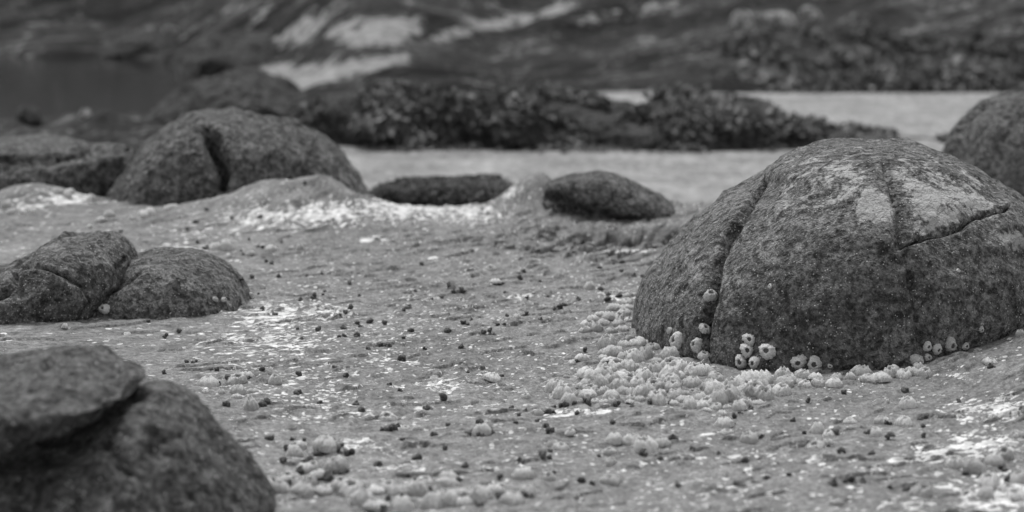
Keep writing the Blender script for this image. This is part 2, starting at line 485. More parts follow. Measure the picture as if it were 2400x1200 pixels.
TREES = {}
def boulder(name, left, right, Yc, DF, DB, mat, nring=110, nseg=220, front=0.62, amp=(0.012, 0.004, 0.0014), freq=(4, 16, 60), seed=1, e=0.9, fp=0.75,
            grooves=(), steps=(), pale=(), darken=(), parent=None, origin=None, sink=0.06, tree=False, yslant=0.0, crease=0.0):
    """dome whose outline seen from the front runs left base -> top -> right base; left and right both end at the top point"""
    L = chain(left, nring, Yc); R = chain(right, nring, Yc)
    k = max(4, nring // 14)
    def skirt(C, sgn):
        t = np.linspace(0, 1, k, endpoint=False)[:, None]
        return np.vstack([C[0] + np.array([-sgn * 0.02, -sink]) * (1 - t), C])
    L = skirt(L, 1 * np.sign(L[0, 0] - R[0, 0])); R = skirt(R, np.sign(R[0, 0] - L[0, 0]))
    n = len(L)
    nf = int(nseg * front)
    a = np.concatenate([np.linspace(np.pi, 2 * np.pi, nf, endpoint=False), np.linspace(0, np.pi, nseg - nf, endpoint=False)])
    q = np.clip(np.concatenate([np.zeros(k), np.linspace(0, 1, n - k)]), 0, 1)[:, None]
    ca, sa = np.cos(a)[None, :], np.sin(a)[None, :]
    ce = np.sign(ca) * np.abs(ca) ** e; se = np.sign(sa) * np.abs(sa) ** e
    prof = np.cos(q * np.pi / 2) ** fp
    D = np.where(sa < 0, DF, DB) * prof
    c = (L + R) / 2; h = (R - L) / 2
    X = c[:, 0:1] + h[:, 0:1] * ce
    Z = c[:, 1:2] + h[:, 1:2] * ca
    Yy = Yc + D * se + yslant * (Z - c[0, 1])
    P = np.stack([X, Yy, Z], -1)
    def normals(P):
        dr = np.gradient(P, axis=0); da = (np.roll(P, -1, 1) - np.roll(P, 1, 1))
        N = np.cross(da, dr); N /= np.linalg.norm(N, axis=-1, keepdims=True) + 1e-9
        N[-1] = np.array([0, 0, 1.0])
        return N
    N = normals(P)
    x, y, z = P[..., 0], P[..., 1], P[..., 2]
    d = amp[0] * fbm(x * freq[0], y * freq[0], z * freq[0], 3, seed)
    d = d + amp[1] * fbm(x * freq[1], y * freq[1], z * freq[1], 3, seed + 3)
    d = d + amp[2] * fbm(x * freq[2], y * freq[2], z * freq[2], 2, seed + 6)
    if crease:
        d = d + crease * (0.22 - np.abs(fbm(x * 7, y * 7, z * 9, 3, seed + 31)) * 2.2) + 0.45 * crease * (0.18 - np.abs(fbm(x * 19, y * 19, z * 24, 2, seed + 37)) * 2)
    fade = 1 - sstep(0.93, 1.0, q) * 0.9
    P = P + N * (d * fade)[..., None]
    px, py = project(P)
    px = px + 7 * fbm(x * 30, y * 30, z * 30, 3, seed + 9); py = py + 7 * fbm(x * 30, y * 30, z * 30, 3, seed + 11)
    facing = sstep(-0.05, 0.25, -N[..., 1] + 0.35 * N[..., 2])
    g = np.zeros(px.shape)
    for pts, w, dep in grooves:
        dist, _, par = poly_dist(px, py, pts)
        ww = w * (0.55 + 0.9 * np.sin(np.clip(par, 0.02, 0.98) * np.pi) ** 0.5) * (1 + 0.35 * fbm(x * 22, y * 22, z * 22, 2, seed + 21))
        g = g - dep * np.exp(-(dist / ww) ** 2 * 1.2) * facing
    for pts, hgt, reach, soft in steps:
        dist, side, par = poly_dist(px, py, pts)
        endf = sstep(0, 0.06, par) * (1 - sstep(0.94, 1.0, par))
        g = g + hgt * sstep(-soft, soft, dist * side) * np.exp(-dist / reach) * facing * endf
    P = P + N * g[..., None]
    P[-1] = P[-1].mean(0)
    V = P.reshape(-1, 3)
    qx, qy = project(V)
    at_p = np.zeros(len(V)); at_dark = np.zeros(len(V))
    for pts, soft, w in pale: at_p = np.maximum(at_p, w * soft_poly(qx, qy, pts, soft))
    for pts, soft, w in darken: at_dark = np.maximum(at_dark, w * soft_poly(qx, qy, pts, soft))
    if origin is None: origin = np.array([c[0, 0], Yc, L[k, 1]])
    fc = grid_faces(n, nseg, True)
    if tree: TREES[name] = BVHTree.FromPolygons([tuple(p) for p in V.tolist()], fc.tolist())
    me = mesh_data(name, V - origin, fc, mat, {'pale': at_p, 'darken': at_dark})
    o = obj(name, me, parent, (0, 0, 0) if parent else tuple(origin))
    return o

# the big boulder
big = boulder('boulder',
    [(1478, 790), (1477, 750), (1490, 700), (1515, 645), (1560, 585), (1620, 522), (1700, 460), (1770, 425), (1800, 392), (1850, 363), (1920, 341), (1995, 333)],
    [(2455, 745), (2470, 690), (2466, 620), (2440, 540), (2400, 472), (2340, 428), (2290, 394), (2230, 365), (2160, 346), (2080, 337), (1995, 333)],
    4.12, 0.44, 0.42, M_MAIN, nring=240, nseg=560, seed=11, e=0.92, fp=0.62, amp=(0.010, 0.005, 0.002), tree=True, crease=0.006,
    grooves=[([(1792, 432), (1745, 500), (1700, 570), (1680, 625), (1668, 690), (1655, 760), (1650, 830)], 6.0, 0.055),
             ([(2070, 385), (2085, 440), (2105, 500), (2112, 570)], 8, 0.007),
             ([(2118, 577), (2190, 550), (2262, 527), (2285, 505), (2368, 484)], 5, 0.016), ([(2058, 596), (2112, 582)], 5, 0.006),
             ([(2115, 578), (2130, 650), (2148, 720), (2152, 830)], 6, 0.006)],
    steps=[([(2100, 584), (2118, 578), (2190, 551), (2262, 528), (2285, 506), (2368, 486)], -0.010, 120, 4),
           ([(2110, 575), (2100, 500), (2080, 440), (2068, 385)], 0.007, 90, 4)],
    pale=[([(2000, 460), (2030, 440), (2080, 450), (2100, 500), (2095, 525), (2010, 520)], 14, 0.9), ([(2100, 400), (2190, 410), (2300, 450), (2370, 480), (2280, 505), (2190, 550), (2130, 555), (2130, 480)], 22, 0.72),
          ([(1850, 365), (1990, 345), (2150, 355), (2290, 410), (2360, 470), (2200, 430), (2050, 430), (1900, 500), (1800, 480)], 40, 0.56), ([(2320, 550), (2400, 530), (2400, 590), (2350, 585)], 14, 0.7),
          ([(2140, 540), (2200, 500), (2195, 545), (2150, 565)], 10, 0.8)],
    darken=[([(1650, 700), (2100, 600), (2400, 560), (2480, 700), (2380, 760), (2150, 850), (1900, 900), (1650, 880)], 90, 0.48), ([(1990, 355), (2060, 360), (2090, 390), (2100, 440), (2122, 500), (2130, 560), (2112, 575), (2098, 480), (2070, 420), (2000, 385)], 9, 0.85)])  # lower right face darker, stained streak beside the seam
tag(big, 'big domed grey boulder with a long vertical crack and pale lichen on top', 'boulder')

# the notched boulder at the back
nb = boulder('boulder',
    [(222, 512), (245, 455), (290, 390), (335, 337), (375, 304), (420, 277), (470, 269), (510, 268)],
    [(868, 450), (845, 410), (815, 370), (780, 335), (735, 308), (660, 287), (590, 272), (545, 268), (510, 268)],
    6.05, 0.33, 0.34, M_BACK, nring=130, nseg=300, seed=31, amp=(0.02, 0.009, 0.003), fp=0.6, crease=0.007,
    grooves=[([(488, 306), (497, 325), (508, 360), (522, 400), (524, 440)], 13, 0.085), ([(590, 272), (640, 283), (700, 300), (740, 318)], 5, 0.035), ([(420, 300), (455, 285)], 7, 0.008)],
    steps=[([(745, 322), (700, 303), (640, 287), (585, 273)], 0.014, 70, 4)],
    darken=[([(250, 470), (400, 440), (520, 450), (500, 500), (250, 520)], 30, 0.4)],  # darker at the left base
    pale=[([(340, 340), (430, 275), (560, 270), (600, 300), (420, 330)], 25, 0.35), ([(600, 300), (720, 320), (760, 350), (640, 340)], 20, 0.3)])
tag(nb, 'dark boulder with a deep black notch running down from its top', 'boulder')

# low stone in the middle distance
lb = boulder('stone',
    [(1275, 498), (1270, 465), (1290, 430), (1330, 416), (1390, 409)],
    [(1612, 520), (1590, 490), (1555, 460), (1510, 435), (1455, 415), (1420, 410), (1390, 409)],
    5.62, 0.10, 0.24, M_BACK, nring=90, nseg=200, seed=41, amp=(0.018, 0.006, 0.002), e=0.85, fp=0.5, crease=0.006,
    grooves=[([(1285, 462), (1310, 478), (1340, 495), (1400, 512), (1500, 524)], 16, 0.04)], sink=0.05,
    darken=[([(1300, 470), (1420, 500), (1600, 510), (1500, 540), (1290, 520)], 20, 0.4)])  # darker along the bottom
tag(lb, 'low smooth dark stone in the middle, behind the shallow hollow', 'stone')

# the outcrop on the left, split by a crack
cs_o = at(230, 740, 4.35); cs_o[2] = 0.0
cs = empty('cracked_outcrop', cs_o)
boulder('left_half',
    [(-120, 810), (-105, 730), (-60, 655), (0, 622), (50, 602), (100, 576), (150, 559), (190, 554)],
    [(270, 742), (290, 700), (302, 655), (306, 618), (299, 592), (280, 570), (240, 557), (190, 554)],
    4.36, 0.25, 0.24, M_STONE, 150, 330, seed=51, parent=cs, origin=cs_o, amp=(0.014, 0.008, 0.003), e=0.82, fp=0.55, crease=0.010,
    grooves=[([(-20, 705), (12, 690), (30, 668), (34, 640), (60, 630), (95, 628), (125, 637)], 6, 0.022), ([(125, 637), (165, 660), (190, 675), (215, 715)], 6, 0.012), ([(278, 625), (292, 605)], 5, 0.015)],
    steps=[([(215, 712), (190, 675), (160, 655), (120, 634), (60, 628), (32, 640)], 0.010, 60, 4)],
    pale=[([(40, 600), (120, 565), (220, 560), (180, 590)], 25, 0.4)], darken=[([(0, 730), (210, 710), (200, 780), (0, 800)], 40, 0.35)])  # darker along the base
boulder('right_half',
    [(160, 745), (178, 705), (215, 662), (268, 630), (325, 604), (395, 587)],
    [(594, 705), (578, 678), (552, 645), (520, 618), (480, 597), (435, 588), (395, 587)],
    4.40, 0.21, 0.2, M_STONE, 130, 280, seed=55, parent=cs, origin=cs_o, amp=(0.010, 0.005, 0.002), fp=0.62, tree=True, crease=0.006,
    grooves=[([(222, 712), (258, 675), (290, 655), (325, 640)], 7, 0.016)],
    darken=[([(455, 635), (490, 635), (508, 660), (500, 675), (465, 670)], 8, 0.85), ([(490, 610), (540, 640), (570, 670), (540, 650)], 10, 0.5)],
    pale=[([(330, 610), (400, 592), (470, 600), (400, 640)], 25, 0.35)])
tag(cs, 'low grey outcrop split by a diagonal crack, with one round dark spot', 'rock')

# the near boulder, split in two
fo = at(200, 1200, 2.72); fo[2] = 0.0
fb = empty('split_boulder', fo)
boulder('lower_body',
    [(-330, 1240), (-300, 1150), (-150, 1075), (0, 1030), (150, 985), (270, 942), (330, 916), (385, 908)],
    [(632, 1190), (606, 1150), (570, 1095), (532, 1042), (496, 996), (464, 956), (425, 925), (385, 912)],
    2.80, 0.29, 0.16, M_NEAR, 130, 280, seed=61, parent=fb, origin=fo, crease=0.008, amp=(0.018, 0.008, 0.003), e=0.85, fp=0.42,
    grooves=[([(240, 1030), (280, 1085), (310, 1110)], 9, 0.008), ([(350, 1010), (385, 1035), (430, 1020)], 8, 0.006)],
    darken=[([(0, 1010), (200, 990), (350, 900), (450, 950), (600, 1120), (400, 1200), (0, 1220)], 60, 0.4)])  # front of the lower body darkened, shade from overhead light painted in
boulder('upper_slab',
    [(-330, 955), (-320, 930), (-250, 895), (-80, 862), (40, 840), (110, 832)],
    [(300, 925), (332, 908), (345, 888), (320, 872), (280, 856), (200, 840), (110, 832)],
    2.76, 0.25, 0.16, M_NEAR, 120, 260, seed=62, parent=fb, origin=fo, crease=0.008, amp=(0.016, 0.007, 0.003), e=0.8, fp=0.45, sink=0.015, yslant=0.15,
    steps=[([(0, 1010), (110, 940), (150, 930)], 0.006, 60, 12)], pale=[([(60, 840), (200, 840), (130, 930), (20, 960)], 40, 0.35)])
tag(fb, 'large out of focus boulder at the near edge, its upper slab split off', 'boulder')

# boulder behind the big one, at the right edge
rb = boulder('boulder',
    [(2160, 540), (2185, 460), (2212, 380), (2240, 300), (2290, 246), (2340, 224), (2410, 213)],
    [(2760, 500), (2730, 400), (2680, 310), (2600, 250), (2500, 220), (2410, 213)],
    6.2, 0.35, 0.35, M_BACK, 100, 220, seed=71, amp=(0.016, 0.006, 0.003), e=0.95, fp=0.65,
    grooves=[([(2312, 236), (2270, 275), (2245, 310), (2230, 352), (2226, 400)], 7, 0.03), ([(2400, 262), (2372, 290), (2350, 330)], 6, 0.008)])
tag(rb, 'smooth dark boulder cut off by the right edge, behind the big domed boulder', 'boulder')

# flat layered rock at the far left
fl_o = at(80, 470, 6.4); fl_o[2] = 0.0
fl = empty('layered_rock', fl_o)
boulder('upper_layer', [(-260, 400), (-240, 360), (-150, 345), (0, 338), (60, 336)], [(206, 356), (190, 347), (150, 339), (100, 336), (60, 336)], 6.35, 0.18, 0.3, M_BACK, 40, 160, seed=81, parent=fl, origin=fl_o, amp=(0.012, 0.006, 0.003), sink=0.03, e=0.8, fp=0.5)
boulder('lower_layer', [(-280, 490), (-260, 420), (-150, 385), (0, 365), (120, 352)], [(330, 440), (315, 385), (300, 355), (270, 345), (210, 346), (120, 352)], 6.2, 0.27, 0.35, M_BACK, 60, 200, seed=82, parent=fl, origin=fl_o, crease=0.01, amp=(0.014, 0.006, 0.003), sink=0.06, e=0.85, fp=0.6,
        grooves=[([(-100, 400), (0, 385), (60, 372), (130, 362), (205, 350)], 10, 0.05), ([(200, 356), (250, 350), (300, 348)], 5, 0.02)], darken=[([(0, 350), (200, 345), (120, 380), (0, 395)], 14, 0.8), ([(0, 440), (60, 430), (60, 480), (0, 490)], 20, 0.3)])  # shadow gap below the upper layer painted dark onto this one
tag(fl, 'low layered rock at the far left, left of the notched boulder', 'rock')

# ------------------------------------------------------------------ far shore: terrain, sand, pool
ty = np.concatenate([np.linspace(6.4, 26, 330), np.exp(np.linspace(math.log(26.3), math.log(900), 70))])
tx = np.linspace(-0.62, 0.62, 300)
TY = np.repeat(ty[:, None], len(tx), 1); TX = TY * tx[None, :]
k = TX / TY
lft = 1 - sstep(-0.18, -0.05, k)
mid_ = sstep(-0.14, -0.05, k) * (1 - sstep(-0.06, 0.008, k))
y0 = 12.4 + 3.1 * lft - 2.1 * mid_ + 0.45 * fbm(k * 22, k * 0 + 1.3, None, 3, 61)
dy = np.maximum(TY - y0, 0)
rise = 0.10 * sstep(0, 0.5, dy) + 0.050 * dy + 0.12 * np.clip(dy - 2.5 + 1.6 * (1 - sstep(-0.22, 0.02, k)), 0, 30)
rise = np.minimum(rise, 6.0)
TZ = -0.32 + rise
ta = math.radians(50); TU = TX * math.cos(ta) + TY * math.sin(ta); TV = -TX * math.sin(ta) + TY * math.cos(ta)
TZ = TZ + 0.09 * sstep(0, 1.5, dy) * fbm(TU * 0.5, TV * 1.9, None, 4, 103) + 0.02 * sstep(0, 1, dy) * (0.4 - np.abs(fbm(TU * 1.5, TV * 3.5, None, 3, 104)))
TZ = TZ + (0.05 + 0.03 * sstep(0, 3, dy)) * fbm(TX * 1.3, TY * 0.9, None, 4, 101) * sstep(-1.5, 0.5, TY - y0) + 0.015 * fbm(TX * 6, TY * 4, None, 3, 102)
TZ = TZ + 0.16 * gauss(TX, TY, -1.75, 10.0, 1.0, 1.5) * (1 + 0.6 * fbm(TX * 4, TY * 3, None, 3, 105))
tp = np.stack([TX, TY, TZ], -1).reshape(-1, 3)
tpx, tpy = project(tp)
PALE = [([(575, 168), (640, 152), (740, 152), (820, 148), (960, 122), (965, 146), (860, 168), (780, 186), (690, 214), (610, 190)], 12, 1.0),
        ([(625, 92), (690, 62), (730, 20), (765, 20), (760, 60), (720, 95), (650, 105)], 12, .9), ([(770, 60), (850, 45), (1010, 35), (1000, 60), (930, 100), (840, 110), (770, 90)], 14, .95),
        ([(1000, 90), (1060, 65), (1150, 45), (1240, 28), (1245, 45), (1100, 80), (1010, 105)], 10, .9), ([(1265, 20), (1300, 2), (1380, 0), (1330, 25), (1270, 35)], 9, .85),
        ([(1345, 45), (1480, 5), (1590, 0), (1580, 18), (1480, 25), (1370, 50)], 9, .7), ([(1780, 78), (1900, 62), (1920, 72), (1800, 88)], 8, .35), ([(520, 20), (620, 0), (680, 8), (600, 35)], 14, .4),
        ([(0, 215), (35, 215), (30, 240), (0, 248)], 8, .9), ([(730, 270), (790, 268), (800, 300), (740, 300)], 10, .9), ([(2020, 4), (2140, 0), (2080, 8)], 6, .4), ([(60, 65), (100, 55), (60, 115), (30, 110)], 14, .3)]
tpale = np.zeros(len(tp))
for pts, soft, w in PALE: tpale = np.maximum(tpale, w * soft_poly(tpx, tpy, pts, soft))
tag(obj('far_rock_ground', mesh_data('far_rock_ground', tp, grid_faces(len(ty), len(tx)), M_FAR, {'pale': tpale, 'strata': np.stack([TU.ravel(), TV.ravel(), TZ.ravel()], -1)})), kind='structure')

BVH_T = BVHTree.FromPolygons([tuple(p) for p in tp.tolist()], grid_faces(len(ty), len(tx)).tolist())
def lumpy_sheet(name, x0, x1, y0, y1, z, mat, nx, ny, A, sd):
    X, Y = np.meshgrid(np.linspace(x0, x1, nx), np.linspace(y0, y1, ny))
    Z = z - 0.2 * sstep(9.9, 10.4, Y) * (1 - sstep(-0.01, 0.01, X / Y)) - 0.3 * sstep(12.5, 12.9, Y) + A * fbm(X * 1.2, Y * 1.2, None, 3, sd) + 0.3 * A * fbm(X * 7, Y * 5, None, 2, sd + 1)
    return tag(obj(name, mesh_data(name, np.stack([X, Y, Z], -1).reshape(-1, 3), grid_faces(ny, nx), mat)), kind='structure')
lumpy_sheet('sand', -0.95, 9.0, 6.3, 13.6, -0.205, M_SAND, 160, 120, 0.012, 111)
blob_sheet('tide_pool_water', -2.6, 12.6, 1.75, 3.4, -0.215, M_WATER, 9)

# weed covered ledges
def ledge(name, left, right, Yc, DF, DB, seed, label, cat='rock', amp=(0.10, 0.04, 0.012), mat=None, nring=60, nseg=240, fp=0.5, freq=(2.6, 8, 24), **kw):
    o = boulder(name, left, right, Yc, DF, DB, mat or M_FARROCK, nring, nseg, seed=seed, amp=amp, freq=freq, fp=fp, sink=0.1, **kw)
    tag(o, label, cat)
    return o

wl1 = ledge('weedy_ledge', [(670, 352), (690, 320), (730, 270), (790, 245), (900, 232), (1050, 228)], [(2240, 362), (2180, 350), (2060, 328), (1900, 305), (1760, 280), (1650, 258), (1450, 250), (1250, 240), (1050, 230)],
            9.75, 0.35, 0.75, 121, 'long dark ledge covered in seaweed, between the two strips of pale sand', tree=True)
wl2 = ledge('weedy_ledge', [(1480, 228), (1520, 216), (1600, 208), (1750, 198), (1900, 188), (2050, 182)], [(2900, 240), (2800, 205), (2600, 185), (2350, 174), (2200, 176), (2050, 182)],
            13.2, 0.4, 0.9, 122, 'dark weedy ledge on the right, beyond the upper strip of sand')
TREES['wl2'] = BVHTree.FromPolygons([tuple(wl2.matrix_basis.translation + v.co) if False else tuple(Vector(wl2.location) + v.co) for v in wl2.data.vertices], [tuple(p.vertices) for p in wl2.data.polygons])
wr = ledge('weedy_rock', [(845, 475), (860, 455), (900, 436), (980, 428), (1060, 424)], [(1235, 470), (1220, 446), (1180, 428), (1120, 421), (1060, 424)], 7.0, 0.15, 0.25, 123,
           'low black weedy rock in the dip beyond the platform edge', amp=(0.02, 0.01, 0.004), freq=(4, 14, 40))
TREES['wr'] = BVHTree.FromPolygons([tuple(Vector(wr.location) + v.co) for v in wr.data.vertices], [tuple(p.vertices) for p in wr.data.polygons])
ledge('rock_mound', [(330, 285), (360, 250), (430, 212), (510, 190), (585, 182)], [(770, 285), (740, 245), (700, 215), (650, 193), (585, 182)], 10.6, 0.4, 0.6, 124, 'smooth dark mound of rock above the notched boulder, beside the pale wedge of sand', 'rock', amp=(0.09, 0.04, 0.01), freq=(2.2, 7, 22))
ledge('rock_mound', [(195, 138), (215, 112), (260, 92), (310, 80), (345, 78)], [(420, 138), (410, 112), (388, 88), (345, 78)], 16.2, 0.5, 0.7, 125, 'dark round rock standing at the far bank of the still pool', 'rock', amp=(0.12, 0.06, 0.015), freq=(1.8, 6, 18))
ledge('rock_mound', [(400, 205), (408, 170), (425, 135), (470, 108), (530, 100)], [(790, 210), (760, 180), (700, 140), (620, 110), (530, 100)], 14.6, 0.6, 0.8, 126, 'broad dark rock right of the still pool, under the pale streaks', 'rock', amp=(0.12, 0.06, 0.015), freq=(1.8, 6, 18))
for nm, l, r, Y, sd, lab in (
    ('pale_stone', [(378, 112), (378, 85), (384, 66), (396, 60)], [(416, 110), (415, 85), (408, 65), (396, 60)], 15.6, 131, 'small pale upright stone beside the dark round rock at the pool'),
    ('pale_stone', [(1708, 66), (1712, 45), (1725, 28), (1742, 24)], [(1770, 66), (1766, 45), (1757, 30), (1742, 24)], 17.5, 132, 'grey pointed stone among the far stones at the top right'),
    ('pale_stone', [(1874, 44), (1874, 26), (1882, 15), (1895, 12)], [(1922, 44), (1921, 30), (1912, 17), (1895, 12)], 17.5, 133, 'brightest round pale stone at the top right'),
    ('pale_stone', [(1782, 58), (1784, 38), (1800, 28), (1825, 26)], [(1868, 58), (1862, 40), (1845, 29), (1825, 26)], 17.8, 134, 'low grey stone between the pointed and the brightest far stones'),
    ('pale_stone', [(118, 266), (120, 252), (128, 245), (136, 243)], [(152, 266), (151, 252), (146, 245), (136, 243)], 10.2, 135, 'small pale pebble on the near bank of the still pool'),
    ('dark_stone', [(36, 282), (38, 262), (50, 250), (62, 248)], [(98, 282), (92, 264), (78, 252), (62, 248)], 10.0, 136, 'small black stone on the near bank of the still pool'),
    ('pale_stone', [(184, 274), (186, 262), (194, 255), (202, 253)], [(220, 274), (217, 262), (210, 255), (202, 253)], 10.1, 137, 'pale pebble on the near pool bank, nearest the notched boulder')):
    hh = BVH_T.ray_cast(Vector(CAM), Vector(ray(0.5 * (l[0][0] + r[0][0]), l[0][1] - 3)))[0]
    if hh is not None: Y = hh.y
    w = 0.5 * (r[0][0] - l[0][0]) / F * Y
    o = boulder(nm, l, r, Y, w, w, M_FARROCK if nm == 'dark_stone' else M_PALESTONE, 20, 40, seed=sd, amp=(0.01, 0.005, 0.002), freq=(8, 20, 50), sink=0.03)
    tag(o, lab, 'stone')

def weed(name, tree, rects, n, size, label, seed, tk=1.0):
    """blades rooted on a ledge"""
    r = np.random.default_rng(seed)
    V, Fc, T = [], [], []
    tries = 0; made = 0
    while made < n and tries < n * 6:
        tries += 1
        x0, x1, y0_, y1 = rects[int(r.integers(len(rects)))]
        d = Vector(ray(r.uniform(x0, x1), r.uniform(y0_, y1)))
        hit, nor, _, _ = tree.ray_cast(Vector(CAM), d)
        if hit is None: continue
        cl = float(vnoise(np.array([hit.x * 6.0]), np.array([hit.y * 3.0]), np.array([hit.z * 10.0]), seed)[0])
        if cl < -0.12: continue
        made += 1
        tone = min(1, max(0, 0.30 + 0.45 * cl + 0.16 * r.normal()))
        for _ in range(4):
            L = size * r.uniform(0.3, 1.5) * (0.7 + 0.8 * max(cl, 0)); w = L * r.uniform(0.14, 0.3)
            a = r.uniform(0, 2 * math.pi)
            up = Vector((math.cos(a) * 0.9, math.sin(a) * 0.9 - 0.2, r.uniform(-0.1, 0.9))) + nor * 0.5
            up.normalize()
            sd = up.cross(Vector((r.normal(), r.normal(), r.normal()))); sd.normalize()
            base = hit + Vector(r.normal(0, size * 0.25, 3)) * 0.6
            b = len(V)
            m = base + up * L * 0.55; tip = base + up * L * 0.95 + Vector((0, 0, -0.35 * L))
            V += [tuple(base - sd * w * 0.4), tuple(base + sd * w * 0.4), tuple(m + sd * w), tuple(m - sd * w), tuple(tip)]
            Fc += [(b, b + 1, b + 2, b + 3), (b + 3, b + 2, b + 4)]
            T += [tone * tk] * 5
    V = np.array(V); o0 = V.mean(0)
    o = obj(name, mesh_data(name, V - o0, Fc, M_WEED, {'tone': np.array(T)}), None, tuple(o0))
    tag(o, label, 'seaweed', kind='stuff')
weed('seaweed', TREES['weedy_ledge'], [(680, 1650, 205, 355), (680, 1650, 205, 355), (1640, 2240, 240, 360), (680, 1000, 220, 350)], 5200, 0.055, 'dark tufted seaweed over the long ledge between the sand strips', 5)
X_, Y_ = np.meshgrid(np.linspace(-0.9, 2.0, 12), np.linspace(9.0, 11.0, 12))
BVH_S = BVHTree.FromPolygons([(float(a), float(b), -0.205) for a, b in zip(X_.ravel(), Y_.ravel())], grid_faces(12, 12).tolist())
weed('seaweed', BVH_S, [(800, 1850, 342, 362), (850, 1500, 346, 358)], 260, 0.035, 'ragged bits of weed lying on sand at the foot of the long ledge', 21)
weed('seaweed', TREES['wl2'], [(1560, 2420, 145, 222)], 1300, 0.06, 'dark tufted seaweed along the far right ledge', 6)
weed('seaweed', BVH_T, [(1700, 2420, 85, 190), (1850, 2420, 130, 190)], 1100, 0.07, 'sparse dark seaweed over the far slope above the right ledge', 16, 0.55)
weed('seaweed', TREES['wr'], [(860, 1225, 415, 470)], 700, 0.012, 'black seaweed on the low rock beyond the platform edge', 8)

# ------------------------------------------------------------------ barnacles and snails
def barnacle_meshes(seed):
    r = np.random.default_rng(seed)
    ns = 40
    a = np.linspace(0, 2 * np.pi, ns, endpoint=False)
    hgt = r.uniform(0.8, 1.2); top = r.uniform(0.44, 0.62)
    nr = int(r.integers(9, 14)); ph = r.uniform(0, 6.28, 4)
    ring = 1 + r.uniform(0.03, 0.11) * np.cos(nr * a + ph[0] + 0.6 * np.sin(2 * a)) + 0.12 * np.cos(2 * a + ph[1]) + 0.09 * np.cos(3 * a + ph[2])
    plate = -0.10 * np.exp(-((np.mod(a * 6 / (2 * np.pi) + ph[3], 1) - 0.5) / 0.09) ** 2)
    lean = r.uniform(-0.12, 0.12, 2)
    rows = []
    for t in np.linspace(0, 1, 9):
        rad = (1 - (1 - top) * t ** 1.15 + 0.20 * math.sin(t * math.pi)) * (1 + (ring - 1) * (1 - 0.35 * t) + plate * (0.4 + 0.6 * t))
        rad = rad * (1 + 0.045 * r.normal(size=ns) * t + 0.03 * r.normal(size=ns) + 0.025 * math.sin(t * 26 + ph[0]))
        z = t * hgt + (0.08 * np.cos(6 * a + ph[3]) + 0.05 * r.normal(size=ns)) * t ** 5 - 0.15 * (1 - t)
        rows.append(np.stack([rad * np.cos(a) + lean[0] * t, rad * np.sin(a) + lean[1] * t, z], -1))
    rim = rows[-1]
    c = rim.mean(0)
    for f, dz in ((0.82, -0.02), (0.72, -0.18), (0.66, -0.4)):
        q = c + (rim - c) * np.array([f, f, 1]); q[:, 2] = rim[:, 2] + dz * hgt; rows.append(q)
    V = np.array(rows)
    rim_a = np.repeat(np.array([0, 0, 0, 0, 0, 0, .1, .5, 1, 1, .4, 0.]), ns)
    me = mesh_data('barnacle_shell', V.reshape(-1, 3), grid_faces(len(rows), ns, True), M_BARN, {'rim': rim_a})
    # opercular plates closing the opening
    zb = c[2] - 0.30 * hgt; ro = 0.72 * top * 1.05
    ov, of = [], []
    for sgn in (-1, 1):
        b = len(ov)
        ov += [(c[0] + 0.01 * sgn, c[1] - ro, zb), (c[0] + 0.01 * sgn, c[1] + ro, zb), (c[0] + 0.01 * sgn, c[1], zb + 0.12)]
        for q in np.linspace(-1, 1, 7):
            ov.append((c[0] + sgn * ro * math.cos(q * math.pi / 2), c[1] + ro * math.sin(q * math.pi / 2), zb - 0.04))
        of += [(b + 2, b + 3 + i, b + 4 + i) for i in range(6)] + [(b, b + 2, b + 3), (b + 2, b + 1, b + 9)]
    mo = mesh_data('barnacle_operculum', np.array(ov), of, M_OPER, smooth=False)
    return me, mo, hgt
BARN = [barnacle_meshes(s) for s in range(200, 216)]

def snail_mesh(seed):
    r = np.random.default_rng(seed)
    turns = 3.3; n = 60; ns = 12
    kk = math.log(1.9 + 0.3 * r.random()) / (2 * math.pi)
    sp = r.uniform(1.0, 1.35)
    th = np.linspace(0, turns * 2 * math.pi, n)
    s = np.exp(-kk * th)
    rows = []
    for i in range(n):
        rho = 0.46 * s[i]; cz = sp * (1 - s[i])
        al = np.linspace(0, 2 * np.pi, ns, endpoint=False)
        rad = 0.50 * s[i] * (1 + 0.02 * r.normal())
        er = rho + rad * np.cos(al); ez = cz + rad * 0.95 * np.sin(al)
        rows.append(np.stack([er * math.cos(th[i]), er * math.sin(th[i]), ez], -1))
    V = np.array(rows).reshape(-1, 3)
    fc = [tuple(f) for f in grid_faces(n, ns, True).tolist()] + [tuple(range(ns))[::-1], tuple(range((n - 1) * ns, n * ns))]
    V -= V.mean(0); V /= (V.max(0) - V.min(0)).max()
    return mesh_data('snail_shell', V, fc, M_SNAIL)
SNAIL = [snail_mesh(s) for s in (301, 302, 303, 304)]

ORIG = Vector(CAM)
def cast(px, py):
    d = Vector(ray(px, py)).normalized()
    best = None
    for nm, tr in (('ground', BVH_G), ('boulder', TREES['boulder']), ('stone', TREES['right_half'])):
        h = tr.ray_cast(ORIG, d)
        if h[0] is not None and (best is None or h[3] < best[2]): best = (h[0], h[1], h[3], nm)
    if best is None: return None
    hit, n, dist, nm = best
    if n.dot(d) > 0: n = -n
    return hit, n, dist, nm

